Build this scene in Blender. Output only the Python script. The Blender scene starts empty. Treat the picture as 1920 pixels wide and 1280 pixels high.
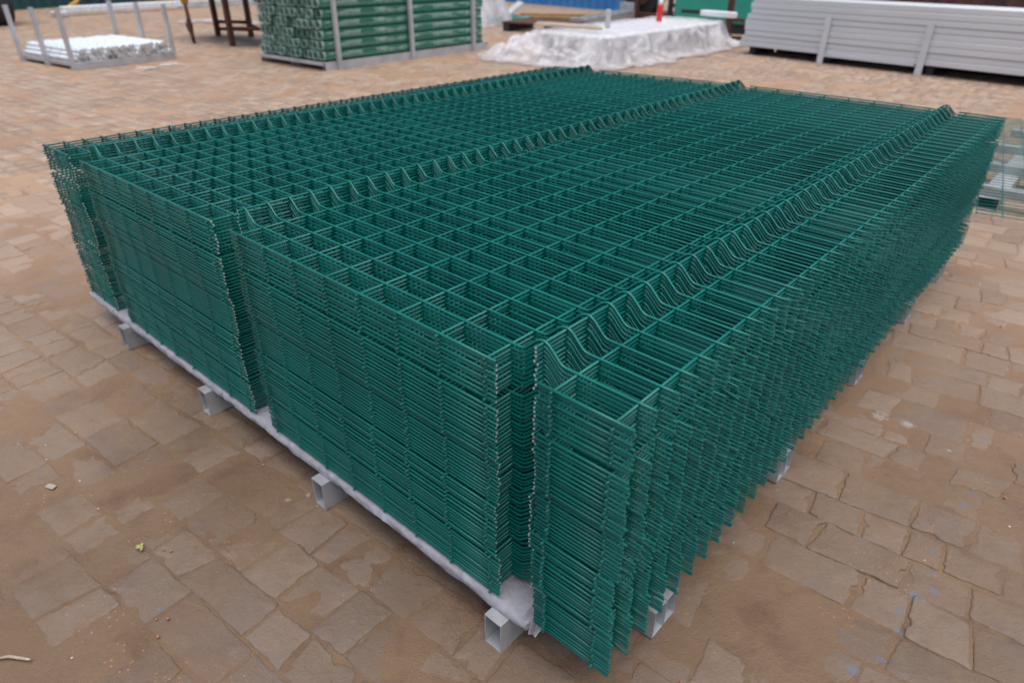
import bpy, math, random
import numpy as np
from mathutils import Matrix, Vector

rnd = random.Random(7)
nr = np.random.RandomState(11)
S = bpy.context.scene
COL = S.collection

# ------------------------------------------------------------------ camera
PITCH, YAW, ROLL = 0.524393, -0.722973, 0.006557
CAM = Vector((0.35146, -0.59514, 1.09564))
fw = Vector((math.cos(PITCH)*math.sin(YAW), math.cos(PITCH)*math.cos(YAW), -math.sin(PITCH)))
r0 = Vector((math.cos(YAW), -math.sin(YAW), 0))
u0 = r0.cross(fw)
rr = r0*math.cos(ROLL) + u0*math.sin(ROLL)
uu = u0*math.cos(ROLL) - r0*math.sin(ROLL)
cd = bpy.data.cameras.new('camera')
cam = bpy.data.objects.new('camera', cd); COL.objects.link(cam)
m = Matrix((rr, uu, -fw)).transposed().to_4x4(); m.translation = CAM
cam.matrix_world = m
cd.sensor_fit = 'HORIZONTAL'; cd.sensor_width = 23.5
cd.lens = 1254.19/1920*23.5
cd.clip_start = 0.02; cd.clip_end = 300
cd.dof.use_dof = True; cd.dof.focus_distance = 1.22; cd.dof.aperture_fstop = 2.4
S.camera = cam

# ------------------------------------------------------------------ light
SUN_EL, SUN_ROT = math.radians(78), math.radians(118)
w = bpy.data.worlds.new('World'); S.world = w; w.use_nodes = True
nt = w.node_tree; nt.nodes.clear()
sky = nt.nodes.new('ShaderNodeTexSky'); sky.sky_type = 'NISHITA'; sky.sun_disc = False
sky.sun_elevation = SUN_EL; sky.sun_rotation = SUN_ROT
sky.air_density = 1.0; sky.dust_density = 4.0; sky.ozone_density = 1.0
bg = nt.nodes.new('ShaderNodeBackground'); bg.inputs[1].default_value = 0.09
wo = nt.nodes.new('ShaderNodeOutputWorld')
nt.links.new(sky.outputs[0], bg.inputs[0]); nt.links.new(bg.outputs[0], wo.inputs[0])
sl = bpy.data.lights.new('sun', 'SUN'); sl.energy = 1.5; sl.angle = math.radians(60); sl.color = (1, .97, .93)
so = bpy.data.objects.new('sun', sl); COL.objects.link(so)
sd = Vector((math.sin(SUN_ROT)*math.cos(SUN_EL), math.cos(SUN_ROT)*math.cos(SUN_EL), math.sin(SUN_EL)))
so.rotation_euler = (-sd).to_track_quat('-Z', 'Y').to_euler()
S.view_settings.view_transform = 'Standard'; S.view_settings.look = 'None'
S.view_settings.exposure = 1.0; S.view_settings.gamma = 1.0
S.render.engine = 'CYCLES'
S.cycles.max_bounces = 8; S.cycles.transparent_max_bounces = 12

# ------------------------------------------------------------------ materials
def mat(name, col, rough=.5, metal=0., spec=.5, coat=0., noise=None, bump=None, trans=0.):
    m = bpy.data.materials.new(name); m.use_nodes = True
    n = m.node_tree.nodes; l = m.node_tree.links
    b = n['Principled BSDF']
    b.inputs['Base Color'].default_value = (*col, 1); b.inputs['Roughness'].default_value = rough
    b.inputs['Metallic'].default_value = metal; b.inputs['Specular IOR Level'].default_value = spec
    b.inputs['Coat Weight'].default_value = coat; b.inputs['Coat Roughness'].default_value = .2
    tc = n.new('ShaderNodeTexCoord')
    if noise:                       # (scale, colour2, detail, lo, hi [, stretch])
        mp = n.new('ShaderNodeMapping'); l.new(tc.outputs['Object'], mp.inputs[0])
        if len(noise) > 5: mp.inputs['Scale'].default_value = noise[5]
        tx = n.new('ShaderNodeTexNoise'); tx.inputs['Scale'].default_value = noise[0]; tx.inputs['Detail'].default_value = noise[2]
        l.new(mp.outputs[0], tx.inputs['Vector'])
        r = n.new('ShaderNodeMapRange'); r.inputs[1].default_value = noise[3]; r.inputs[2].default_value = noise[4]
        l.new(tx.outputs[0], r.inputs[0])
        mx = n.new('ShaderNodeMix'); mx.data_type = 'RGBA'
        mx.inputs[6].default_value = (*col, 1); mx.inputs[7].default_value = (*noise[1], 1)
        l.new(r.outputs[0], mx.inputs[0]); l.new(mx.outputs[2], b.inputs['Base Color'])
        rg = n.new('ShaderNodeMapRange'); rg.inputs[3].default_value = max(.02, rough-.08); rg.inputs[4].default_value = min(1, rough+.1)
        l.new(tx.outputs[0], rg.inputs[0]); l.new(rg.outputs[0], b.inputs['Roughness'])
    if bump:                        # (scale, strength, distance)
        t2 = n.new('ShaderNodeTexNoise'); t2.inputs['Scale'].default_value = bump[0]; t2.inputs['Detail'].default_value = 6
        l.new(tc.outputs['Object'], t2.inputs['Vector'])
        bp = n.new('ShaderNodeBump'); bp.inputs['Strength'].default_value = bump[1]; bp.inputs['Distance'].default_value = bump[2]
        l.new(t2.outputs[0], bp.inputs['Height']); l.new(bp.outputs[0], b.inputs['Normal'])
    return m

M = {}
M['green'] = mat('green_coated_wire', (.0001, .104, .086), .36, 0, .30, .12, noise=(9, (.0004, .128, .104), 3, .35, .65))
M['cut'] = mat('cut_wire_end', (.50, .53, .53), .4, .2)
M['galv'] = mat('galvanised_steel', (.38, .40, .42), .34, .5, .5, 0, noise=(14, (.56, .58, .60), 5, .35, .7, (1, 1, 1)), bump=(60, .08, .002))
M['galvd'] = mat('dusty_galvanised_steel', (.46, .46, .48), .50, .3, .5, 0, noise=(6, (.36, .34, .34), 5, .4, .75), bump=(40, .1, .002))
M['rust'] = mat('rusty_steel', (.12, .045, .03), .75, .1, .3, 0, noise=(12, (.05, .028, .024), 5, .35, .7), bump=(80, .3, .003))
M['dark'] = mat('dark_rubber', (.022, .022, .024), .7, 0, .4, 0, noise=(8, (.05, .045, .04), 4, .5, .8))
M['pipewrap'] = mat('white_plastic_pipe_wrap', (.58, .65, .69), .28, 0, .6, .3, noise=(25, (.80, .83, .85), 4, .4, .7), bump=(45, .5, .006))
M['pipeend'] = mat('pipe_end', (.42, .40, .38), .5, .3, .5, 0, noise=(30, (.6, .6, .6), 3, .4, .7))
M['beam'] = mat('pale_zinc_beam', (.54, .57, .60), .40, .25, .5, 0, noise=(2.2, (.64, .64, .65), 6, .35, .7, (.25, 2, 2)), bump=(40, .05, .002))
M['post'] = mat('green_post', (.008, .11, .068), .4, 0, .5, .2, noise=(10, (.012, .14, .085), 4, .4, .7))
M['wood'] = mat('pale_timber', (.50, .38, .24), .7, 0, .3, 0, noise=(6, (.38, .27, .16), 6, .35, .7, (1, 8, 8)))
M['oldwood'] = mat('old_timber', (.25, .17, .07), .8, 0, .3, 0, noise=(8, (.14, .09, .05), 6, .35, .7))
M['board'] = mat('grey_board', (.50, .50, .50), .7, 0, .3, 0, noise=(6, (.38, .38, .37), 4, .35, .7))
M['blue'] = mat('blue_sheet', (.03, .17, .44), .45, 0, .5, 0, noise=(1.2, (.05, .24, .52), 5, .35, .7), bump=(3, .4, .05))
M['dkgreen'] = mat('dark_green_sheet', (.008, .045, .05), .6, 0, .5, 0, noise=(1.0, (.012, .065, .065), 5, .35, .7), bump=(4, .4, .03))
M['mgreen'] = mat('green_machine_paint', (.01, .28, .20), .4, 0, .5, .3, noise=(4, (.02, .23, .17), 4, .4, .7))
M['red'] = mat('red_paint', (.62, .02, .02), .35, 0, .5, .5, noise=(20, (.5, .015, .015), 3, .4, .7))
M['white'] = mat('white_cap', (.75, .75, .74), .5, 0, .5, 0, noise=(20, (.65, .65, .64), 3, .4, .7))
M['yellow'] = mat('ochre_cloth', (.52, .30, .08), .85, 0, .2, 0, noise=(30, (.35, .2, .08), 4, .4, .7))
M['navy'] = mat('navy_trousers', (.03, .032, .06), .85, 0, .2, 0, noise=(20, (.05, .05, .085), 4, .4, .7))
M['skin'] = mat('skin', (.45, .25, .17), .55, 0, .4, 0, noise=(20, (.4, .2, .14), 3, .4, .7))
M['shirt'] = mat('grey_jacket', (.15, .16, .18), .85, 0, .2, 0, noise=(10, (.2, .2, .22), 4, .4, .7))
M['hair'] = mat('black_hair', (.012, .01, .009), .6, 0, .4, 0, noise=(40, (.03, .025, .02), 4, .4, .7))
M['brick'] = mat('dark_brick_wall', (.10, .05, .045), .85, 0, .2, 0, noise=(4, (.05, .035, .04), 5, .4, .7))
M['leaf'] = mat('yellow_green_leaf', (.26, .24, .09), .6, 0, .4, 0, noise=(60, (.25, .27, .07), 4, .4, .7))
M['twig'] = mat('dry_twig', (.30, .24, .18), .8, 0, .2, 0, noise=(60, (.5, .45, .38), 4, .5, .7))
M['stone'] = mat('pebble_stone', (.30, .26, .23), .85, 0, .2, 0, noise=(30, (.42, .2, .12), 4, .5, .8))
M['carton'] = mat('covered_cargo', (.30, .26, .21), .8, 0, .2, 0, noise=(5, (.16, .11, .08), 3, .4, .6))

def film_mat(name, col, transp, bumpscale, bumpd, rough=.25):
    m = bpy.data.materials.new(name); m.use_nodes = True
    n = m.node_tree.nodes; l = m.node_tree.links; n.clear()
    out = n.new('ShaderNodeOutputMaterial')
    tc = n.new('ShaderNodeTexCoord'); tx = n.new('ShaderNodeTexNoise'); tx.inputs['Scale'].default_value = bumpscale
    tx.inputs['Detail'].default_value = 5; tx.inputs['Distortion'].default_value = 1.2
    l.new(tc.outputs['Object'], tx.inputs['Vector'])
    bp = n.new('ShaderNodeBump'); bp.inputs['Strength'].default_value = .6; bp.inputs['Distance'].default_value = bumpd
    l.new(tx.outputs[0], bp.inputs['Height'])
    p = n.new('ShaderNodeBsdfPrincipled'); p.inputs['Base Color'].default_value = (*col, 1); p.inputs['Roughness'].default_value = rough
    l.new(bp.outputs[0], p.inputs['Normal'])
    tr = n.new('ShaderNodeBsdfTranslucent'); tr.inputs[0].default_value = (*col, 1)
    tp = n.new('ShaderNodeBsdfTransparent')
    m1 = n.new('ShaderNodeMixShader'); m1.inputs[0].default_value = .3
    l.new(p.outputs[0], m1.inputs[1]); l.new(tr.outputs[0], m1.inputs[2])
    m2 = n.new('ShaderNodeMixShader')
    r = n.new('ShaderNodeMapRange'); r.inputs[1].default_value = .3; r.inputs[2].default_value = .7
    r.inputs[3].default_value = max(0, transp-.2); r.inputs[4].default_value = transp+.15
    l.new(tx.outputs[0], r.inputs[0]); l.new(r.outputs[0], m2.inputs[0])
    l.new(m1.outputs[0], m2.inputs[1]); l.new(tp.outputs[0], m2.inputs[2])
    l.new(m2.outputs[0], out.inputs[0])
    return m
M['film'] = film_mat('clear_plastic_film', (.50, .50, .56), .36, 30, .008, .10)
M['sheet'] = film_mat('white_plastic_sheeting', (.76, .76, .80), .46, 5, .05, .18)
M['wrap'] = film_mat('clear_bundle_wrap', (.46, .62, .56), .50, 16, .014, .15)

# ------------------------------------------------------------------ ground materials
def ground_nodes(m, stone):
    m.use_nodes = True
    n = m.node_tree.nodes; l = m.node_tree.links
    b = n['Principled BSDF']; b.inputs['Specular IOR Level'].default_value = .35
    tc = n.new('ShaderNodeTexCoord')
    def noise(sc, det=5, dist=0., rough=.55):
        t = n.new('ShaderNodeTexNoise'); t.inputs['Scale'].default_value = sc; t.inputs['Detail'].default_value = det
        t.inputs['Distortion'].default_value = dist; t.inputs['Roughness'].default_value = rough
        l.new(tc.outputs['Object'], t.inputs['Vector']); return t.outputs[0]
    def rng(s, a, b_, c=0., d=1.):
        r = n.new('ShaderNodeMapRange'); r.inputs[1].default_value = a; r.inputs[2].default_value = b_
        r.inputs[3].default_value = c; r.inputs[4].default_value = d; l.new(s, r.inputs[0]); return r.outputs[0]
    def mix(f, a, c):
        x = n.new('ShaderNodeMix'); x.data_type = 'RGBA'
        if isinstance(f, float): x.inputs[0].default_value = f
        else: l.new(f, x.inputs[0])
        for k, v in ((6, a), (7, c)):
            if isinstance(v, tuple): x.inputs[k].default_value = (*v, 1)
            else: l.new(v, x.inputs[k])
        return x.outputs[2]
    def math_(op, a, c):
        x = n.new('ShaderNodeMath'); x.operation = op; x.use_clamp = False
        for k, v in ((0, a), (1, c)):
            if isinstance(v, float): x.inputs[k].default_value = v
            else: l.new(v, x.inputs[k])
        return x.outputs[0]
    DIRT1, DIRT2 = (.124, .078, .046), (.170, .108, .064)
    dirt = mix(rng(noise(1.7, 6), .35, .65), DIRT1, DIRT2)
    dirt = mix(rng(noise(9, 6, .6), .5, .72, 0., .7), dirt, (.085, .045, .027))
    if stone:
        at = n.new('ShaderNodeAttribute'); at.attribute_name = 'tint'
        sp = n.new('ShaderNodeSeparateColor'); l.new(at.outputs['Color'], sp.inputs[0])
        base = mix(sp.outputs[0], (.118, .088, .067), (.192, .148, .116))
        base = mix(rng(sp.outputs[1], .80, 1., 0., .5), base, (.16, .095, .065))
        base = mix(rng(noise(7, 6, 1.), .5, .75, 0., .6), base, (.105, .095, .095))
        base = mix(rng(noise(38, 4), .55, .8, 0., .4), base, (.22, .185, .16))
        # dried mud dust lying over the stones in drifts
        f = rng(noise(3.1, 7, .8), .36, .62, .30, .92)
        f2 = math_('MULTIPLY', f, rng(noise(24, 5, .4), .3, .6, .6, 1.))
        col = mix(f2, base, dirt)
    else:
        col = dirt
    # damp, trodden corner to pale dust, with shade and vignetting put into the colour
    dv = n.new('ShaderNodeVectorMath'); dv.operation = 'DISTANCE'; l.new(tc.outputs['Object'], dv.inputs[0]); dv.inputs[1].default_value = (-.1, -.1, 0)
    dry_lit = math_('ADD', rng(dv.outputs['Value'], .8, 4.0, 0., 1.), math_('MULTIPLY', math_('ADD', noise(1.3, 5, .5), -.5), .8))
    dry_lit = rng(dry_lit, 0., 1.)
    col = mix(math_('MULTIPLY', dry_lit, .75), col, mix(rng(noise(2.3, 6, 1.), .4, .6), (.33, .205, .125), (.40, .265, .17)) if not stone else mix(sp.outputs[2], (.30, .21, .145), (.44, .335, .25)))
    # crushed brick specks and pale grit
    v = n.new('ShaderNodeTexVoronoi'); v.inputs['Scale'].default_value = 75; l.new(tc.outputs['Object'], v.inputs['Vector'])
    spk = math_('MULTIPLY', rng(v.outputs['Distance'], .10, .16, 1., 0.), rng(noise(5, 3), .52, .62))
    col = mix(math_('MULTIPLY', spk, .8), col, (.45, .19, .10))
    v2 = n.new('ShaderNodeTexVoronoi'); v2.inputs['Scale'].default_value = 31; l.new(tc.outputs['Object'], v2.inputs['Vector'])
    spk2 = math_('MULTIPLY', rng(v2.outputs['Distance'], .05, .08, 1., 0.), rng(noise(3.3, 3), .55, .62))
    col = mix(spk2, col, (.6, .55, .5))
    # splashes of blue and white paint on the paving
    nz = noise(70, 6, 1.5, .7)
    def spots(pts, thr):
        acc = None
        for (x, y, r) in pts:
            d = n.new('ShaderNodeVectorMath'); d.operation = 'DISTANCE'
            l.new(tc.outputs['Object'], d.inputs[0]); d.inputs[1].default_value = (x, y, 0)
            s = rng(d.outputs['Value'], 0., r*1.5, 1., 0.)
            acc = s if acc is None else math_('MAXIMUM', acc, s)
        return rng(math_('MULTIPLY', acc, nz), thr, thr+.05)
    bl = spots([(.32, .36, .022), (.35, .42, .02), (.36, .50, .016), (.36, .61, .024), (.385, .65, .02), (.355, .76, .014),
                (.375, .96, .018), (.385, 1.02, .018), (.35, 1.17, .016), (.36, 1.28, .014), (.345, .55, .014), (.37, .70, .018),
                (-.72, -.40, .012), (-1.34, -.42, .014), (.55, 1.5, .08)], .33)
    col = mix(math_('MULTIPLY', bl, .42), col, (.075, .14, .24))
    wt = spots([(.12, 1.2, .04), (.19, 1.21, .035), (.30, 1.16, .016), (-.80, -.07, .015), (-.78, -.03, .014)], .36)
    col = mix(math_('MULTIPLY', wt, .42), col, (.38, .38, .40))
    l.new(col, b.inputs['Base Color'])
    l.new(rng(noise(6, 4), .3, .7, .45, .78), b.inputs['Roughness'])
    h = math_('ADD', math_('MULTIPLY', noise(55, 8, .2, .65), .5), math_('MULTIPLY', noise(280, 4), .18))
    bp = n.new('ShaderNodeBump'); bp.inputs['Strength'].default_value = .85; bp.inputs['Distance'].default_value = .010
    l.new(h, bp.inputs['Height']); l.new(bp.outputs[0], b.inputs['Normal'])
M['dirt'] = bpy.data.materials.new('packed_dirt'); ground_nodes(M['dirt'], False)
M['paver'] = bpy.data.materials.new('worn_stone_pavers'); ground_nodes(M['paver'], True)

# ------------------------------------------------------------------ mesh helpers
class MB:
    def __init__(s): s.v = []; s.f = []; s.m = []; s.s = []; s.n = 0
    def add(s, V, F, mi=0, sm=False):
        V = np.asarray(V, float); s.v.append(V); s.f += [tuple(int(i)+s.n for i in f) for f in F]
        s.m += [mi]*len(F); s.s += [sm]*len(F); s.n += len(V)
    def box(s, lo, hi, mi=0, R=None, bev=0.):
        lo = np.array(lo, float); hi = np.array(hi, float)
        if bev:
            pts = []
            for z, k in ((lo[2], bev), (lo[2]+bev, 0), (hi[2]-bev, 0), (hi[2], bev)):
                for sx, sy in ((0, 0), (1, 0), (1, 1), (0, 1)):
                    x = lo[0]+k if not sx else hi[0]-k; y = lo[1]+k if not sy else hi[1]-k
                    c = bev
                    if (sx, sy) in ((0, 0), (1, 1)):
                        pts += [(x, y+(c if sy == 0 else -c), z), (x+(c if sx == 0 else -c), y, z)]
                    else:
                        pts += [(x+(-c if sx else c), y, z), (x, y+(c if sy == 0 else -c), z)]
            V = np.array(pts); F = [tuple(range(7, -1, -1)), tuple(range(24, 32))]
            for r in range(3):
                for i in range(8): F.append((r*8+i, r*8+(i+1) % 8, (r+1)*8+(i+1) % 8, (r+1)*8+i))
        else:
            V = np.array([(x, y, z) for z in (lo[2], hi[2]) for x, y in ((lo[0], lo[1]), (hi[0], lo[1]), (hi[0], hi[1]), (lo[0], hi[1]))])
            F = [(3, 2, 1, 0), (4, 5, 6, 7), (0, 1, 5, 4), (1, 2, 6, 5), (2, 3, 7, 6), (3, 0, 4, 7)]
        if R is not None: V = V @ np.array(R).T
        s.add(V, F, mi)
    def tube(s, P, r, sides=6, mi=0, cap=0, mic=None, up=(0, 0, 1)):
        P = np.asarray(P, float); n = len(P)
        T = np.gradient(P, axis=0); T /= np.linalg.norm(T, axis=1)[:, None]
        U = np.tile(np.array(up, float), (n, 1)); bad = np.abs((U*T).sum(1)) > .95; U[bad] = (1, 0, 0)
        A = np.cross(T, U); A /= np.linalg.norm(A, axis=1)[:, None]; B = np.cross(A, T)
        r = np.broadcast_to(r, (n,))
        a = np.arange(sides)*2*np.pi/sides
        V = (P[:, None]+(np.cos(a)[None, :, None]*A[:, None]+np.sin(a)[None, :, None]*B[:, None])*r[:, None, None]).reshape(-1, 3)
        F = []
        for i in range(n-1):
            for k in range(sides):
                k2 = (k+1) % sides
                F.append((i*sides+k, i*sides+k2, (i+1)*sides+k2, (i+1)*sides+k))
        s.add(V, F, mi, True)
        s.n -= len(V)
        c = mi if mic is None else mic
        s.f += [tuple(s.n+k for k in range(sides-1, -1, -1)), tuple(s.n+(n-1)*sides+k for k in range(sides))]
        s.m += [c, c]; s.s += [False, False]; s.n += len(V)
    def rtube(s, lo, hi, axis, t, mi=0):       # hollow rectangular tube
        lo = np.array(lo, float); hi = np.array(hi, float); o = [a for a in range(3) if a != axis]
        V = []
        for e in (lo[axis], hi[axis]):
            for k in (0, t):
                for sx, sy in ((0, 0), (1, 0), (1, 1), (0, 1)):
                    p = [0, 0, 0]; p[axis] = e
                    p[o[0]] = lo[o[0]]+k if not sx else hi[o[0]]-k
                    p[o[1]] = lo[o[1]]+k if not sy else hi[o[1]]-k
                    V.append(p)
        F = []
        for i in range(4):
            j = (i+1) % 4
            F += [(i, j, 8+j, 8+i), (4+j, 4+i, 12+i, 12+j), (i, 4+i, 4+j, j), (8+i, 8+j, 12+j, 12+i)]
        s.add(V, F, mi)
    def build(s, name, mats, parent=None, loc=None, rot=None):
        me = bpy.data.meshes.new(name)
        V = np.concatenate(s.v)
        me.from_pydata(V.tolist(), [], s.f)
        for m_ in (mats if isinstance(mats, (list, tuple)) else [mats]): me.materials.append(m_)
        me.polygons.foreach_set('material_index', s.m); me.polygons.foreach_set('use_smooth', s.s)
        me.update()
        o = bpy.data.objects.new(name, me); COL.objects.link(o)
        if parent: o.parent = parent
        if loc: o.location = loc
        if rot: o.rotation_euler = (0, 0, rot)
        return o
def tag(o, label=None, cat=None, group=None, kind=None):
    if label: o['label'] = label
    if cat: o['category'] = cat
    if group: o['group'] = group
    if kind: o['kind'] = kind
    elif cat: o['kind'] = 'thing'
    return o
def empty(name, loc, rz=0):
    o = bpy.data.objects.new(name, None); COL.objects.link(o); o.location = loc; o.rotation_euler = (0, 0, rz); o.empty_display_size = .1
    return o
def copy_tree(o, parent=None):
    c = o.copy(); COL.objects.link(c); c.parent = parent
    for ch in list(o.children): copy_tree(ch, c)
    return c
_G = {}
def vnoise(x, y, seed, sc):
    x = np.asarray(x)*sc; y = np.asarray(y)*sc
    if seed not in _G: _G[seed] = np.random.RandomState(seed).rand(256, 256)
    g = _G[seed]
    xi = np.floor(x).astype(int); yi = np.floor(y).astype(int); fx = x-xi; fy = y-yi
    fx = fx*fx*(3-2*fx); fy = fy*fy*(3-2*fy); a = lambda i, j: g[(xi+i) % 256, (yi+j) % 256]
    return (a(0, 0)*(1-fx)+a(1, 0)*fx)*(1-fy)+(a(0, 1)*(1-fx)+a(1, 1)*fx)*fy
def fbm(x, y, seed, sc, oct=3):
    t = 0; a = 1; s_ = 0
    for k in range(oct): t = t+a*vnoise(x, y, seed+k, sc*2**k); s_ += a; a *= .5
    return t/s_

# ------------------------------------------------------------------ ground
def dirt_h(x, y):
    return -.0050+.0075*fbm(x, y, 3, 3.1, 3)+.0030*(fbm(x, y, 9, 17, 3)-.5)
def axis_pts(a, b, lo, hi, step):
    c = list(np.arange(a, b, step)); s_ = step; p = c[-1]
    while p < hi: s_ *= 1.25; p += s_; c.append(p)
    s_ = step; p = a; L = []
    while p > lo: s_ *= 1.25; p -= s_; L.append(p)
    return np.array(L[::-1]+c)
gx = axis_pts(-3.2, 1.6, -60, 40, .018); gy = axis_pts(-1.5, 3.6, -30, 80, .018)
X, Y = np.meshgrid(gx, gy); far = np.clip((np.hypot(X, Y)-6)/8, 0, 1)
Z = dirt_h(X, Y)
nx, ny = len(gx), len(gy)
me = bpy.data.meshes.new('ground')
I = np.arange(nx*ny).reshape(ny, nx)
F = np.stack([I[:-1, :-1], I[:-1, 1:], I[1:, 1:], I[1:, :-1]], -1).reshape(-1, 4)
me.vertices.add(nx*ny); me.vertices.foreach_set('co', np.stack([X, Y, Z], -1).ravel())
me.loops.add(F.size); me.loops.foreach_set('vertex_index', F.ravel())
me.polygons.add(len(F)); me.polygons.foreach_set('loop_start', np.arange(len(F))*4)
me.update(calc_edges=True); me.validate()
me.polygons.foreach_set('use_smooth', np.ones(len(F), bool))
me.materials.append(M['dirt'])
o = bpy.data.objects.new('ground', me); COL.objects.link(o); tag(o, kind='structure')

# paving: uneven worn stones sunk in the dirt, one sheet of them
def build_paving():
    ang = math.radians(4.5); ca, sa = math.cos(ang), math.sin(ang)
    fwd2 = np.array([math.sin(YAW), math.cos(YAW)]); rgt2 = np.array([math.cos(YAW), -math.sin(YAW)])
    V, F, T, n = [], [], [], 0
    r_ = np.random.RandomState(5)
    y = -2.0; row = 0
    jit = lambda a, b, k: ((math.sin(a*127.1+b*311.7+k*74.7)*43758.5453) % 1)-.5
    while y < 19:
        near_row = y < 5
        h = r_.choice([.088, .10, .108, .118, .13]) if near_row else r_.uniform(.10, .15)
        x = -21-r_.rand()*.2
        while x < 3:
            Lw = r_.choice([.07, .095, .11, .13, .17, .215], p=[.12, .26, .24, .14, .14, .10])
            xc, yc = x+Lw/2, y+h/2
            wx, wy = xc*ca-yc*sa, xc*sa+yc*ca
            d = np.array([wx-CAM.x, wy-CAM.y]); dep = d@fwd2; lat = d@rgt2
            dist = math.hypot(*d)
            if dep > -.25 and abs(lat) < dep*.98+.9:
                near = dist < 4.2
                mid = dist < 8
                corners = []
                for (cx, cy) in ((x, y), (x+Lw, y), (x+Lw, y+h), (x, y+h)):
                    row_k = row if cy == y else row+1
                    corners.append((cx+jit(cx, cy, 1)*.026, cy+.016*(fbm(np.array([cx]), np.array([row_k*7.3]), 21, 2.5, 2)[0]-.5)+jit(cx, cy, 2)*.010))
                gap = r_.uniform(.001, .0045)
                C = np.array(corners); cen = C.mean(0)
                np_e = 14 if near else (4 if mid else 1)
                P = []
                for k in range(4):
                    a, b = C[k], C[(k+1) % 4]
                    for t in range(np_e):
                        P.append(a+(b-a)*(t+.25)/np_e if np_e > 1 else a)
                P = np.array(P)
                if np_e > 1:
                    N_ = len(P); nz = (fbm(P[:, 0]+P[:, 1]*3.1, P[:, 1]-P[:, 0]*1.7, 31, 24, 4)-.5)*.010
                    rad = np.linalg.norm(P-cen, axis=1); chip = np.convolve(r_.rand(N_+2) < .035, [1, 1, 1], 'valid') > 0
                    P = cen+(P-cen)*((rad-gap+nz-chip*.008)/rad)[:, None]
                else:
                    P = cen+(P-cen)*(1-gap/.06)
                top = r_.uniform(-.0016, .0020); tx, ty = r_.uniform(-.016, .016, 2)
                if not near: top, tx, ty, gap = top*.35-.0004, tx*.25, ty*.25, gap*.5
                if r_.rand() < .08: top -= .003
                N_ = len(P)
                rings = [(0, -.012), (.0008, -.0024), (.0026, -.0007), (.0065, 0)] if near else [(0, -.008), (.0012, 0)]
                vs = []
                for ins, dz in rings:
                    rad = np.linalg.norm(P-cen, axis=1)[:, None]
                    Q = cen+(P-cen)*(rad-ins)/rad
                    z = top+dz+(Q-cen)@np.array([tx, ty])+.0016*(fbm(Q[:, 0], Q[:, 1], 51, 25, 2)-.5)
                    vs.append(np.column_stack([Q[:, 0]*ca-Q[:, 1]*sa, Q[:, 0]*sa+Q[:, 1]*ca, z]))
                vs.append(np.array([[cen[0]*ca-cen[1]*sa, cen[0]*sa+cen[1]*ca, top+.0008*r_.uniform(-1, 1)]]))
                V.append(np.concatenate(vs)); nv = N_*len(rings)+1
                for q in range(len(rings)-1):
                    for k in range(N_):
                        k2 = (k+1) % N_; F.append((n+q*N_+k, n+q*N_+k2, n+(q+1)*N_+k2, n+(q+1)*N_+k))
                q = len(rings)-1
                for k in range(N_): F.append((n+q*N_+k, n+q*N_+(k+1) % N_, n+nv-1))
                T.append(np.tile([r_.rand(), r_.rand(), r_.rand(), 1.], (nv, 1))); n += nv
            x += Lw
        y += h; row += 1
    me = bpy.data.meshes.new('pavement')
    me.from_pydata(np.concatenate(V).tolist(), [], F)
    at = me.color_attributes.new('tint', 'FLOAT_COLOR', 'POINT'); at.data.foreach_set('color', np.concatenate(T).ravel())
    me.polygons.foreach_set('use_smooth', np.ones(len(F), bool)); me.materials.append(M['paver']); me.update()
    o = bpy.data.objects.new('pavement', me); COL.objects.link(o); tag(o, kind='structure')
build_paving()

# ------------------------------------------------------------------ fence panels
CELL, PITCHB, FOLD = .1, .05404, .12345
D = .0049
WELD = .0035          # height of the folded wires' axis above the straight wires' axis
FX = [(-.1, -.1-FOLD), (-.1-FOLD-.7, -.1-2*FOLD-.7), (-.1-2*FOLD-1.4, -.1-3*FOLD-1.4)]     # base wires either side of each fold
XEND = -.1-3*FOLD-1.4-.2
SX = [0., -.1]+[-.1-FOLD-.1*k for k in range(8)]+[-.1-2*FOLD-.7-.1*k for k in range(8)]+[-.1-3*FOLD-1.4-.1*k for k in range(3)]
APX = [(a+b)/2 for a, b in FX]
NB = 47; YMAX = (NB-1)*PITCHB
ZTOP = .588; NP = 61; PZ = .4925/NP
def warp(x, y, k):
    U = np.clip(-x/2.07, 0, 1); W = y/2.46
    return k*(.044*U*(1-U)-.0084*W*(1-W)-.021*U*W)
def bent_profile(fold_h=.028):
    xs, zs = [.031, 0., -.05], [0., 0., 0.]
    prev = -.1
    for i, (a, b) in enumerate(FX):
        c = (a+b)/2
        if i: 
            s0 = FX[i-1][1]; xs += list(np.linspace(s0, a, 6)); zs += [0.]*6
        else: xs += [a]; zs += [0.]
        for dx, z in ((.044, 0), (.037, .001), (.031, .0045), (.012, .0235), (.006, .0272), (0, .0285), (-.006, .0272), (-.012, .0235), (-.031, .0045), (-.037, .001), (-.044, 0)):
            xs.append(c+dx); zs.append(z*fold_h/.0285)
    xs += [FX[2][1], FX[2][1]-.1, XEND-.003]; zs += [0., 0., 0.]
    return np.array(xs), np.array(zs)
BX, BZ = bent_profile()
EDGE = [(.031, -.126), (-.1-FOLD+.02, FX[1][0]-.028), (FX[1][1]+.02, FX[2][0]-.03), (FX[2][1]+.004, XEND-.003)]
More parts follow.
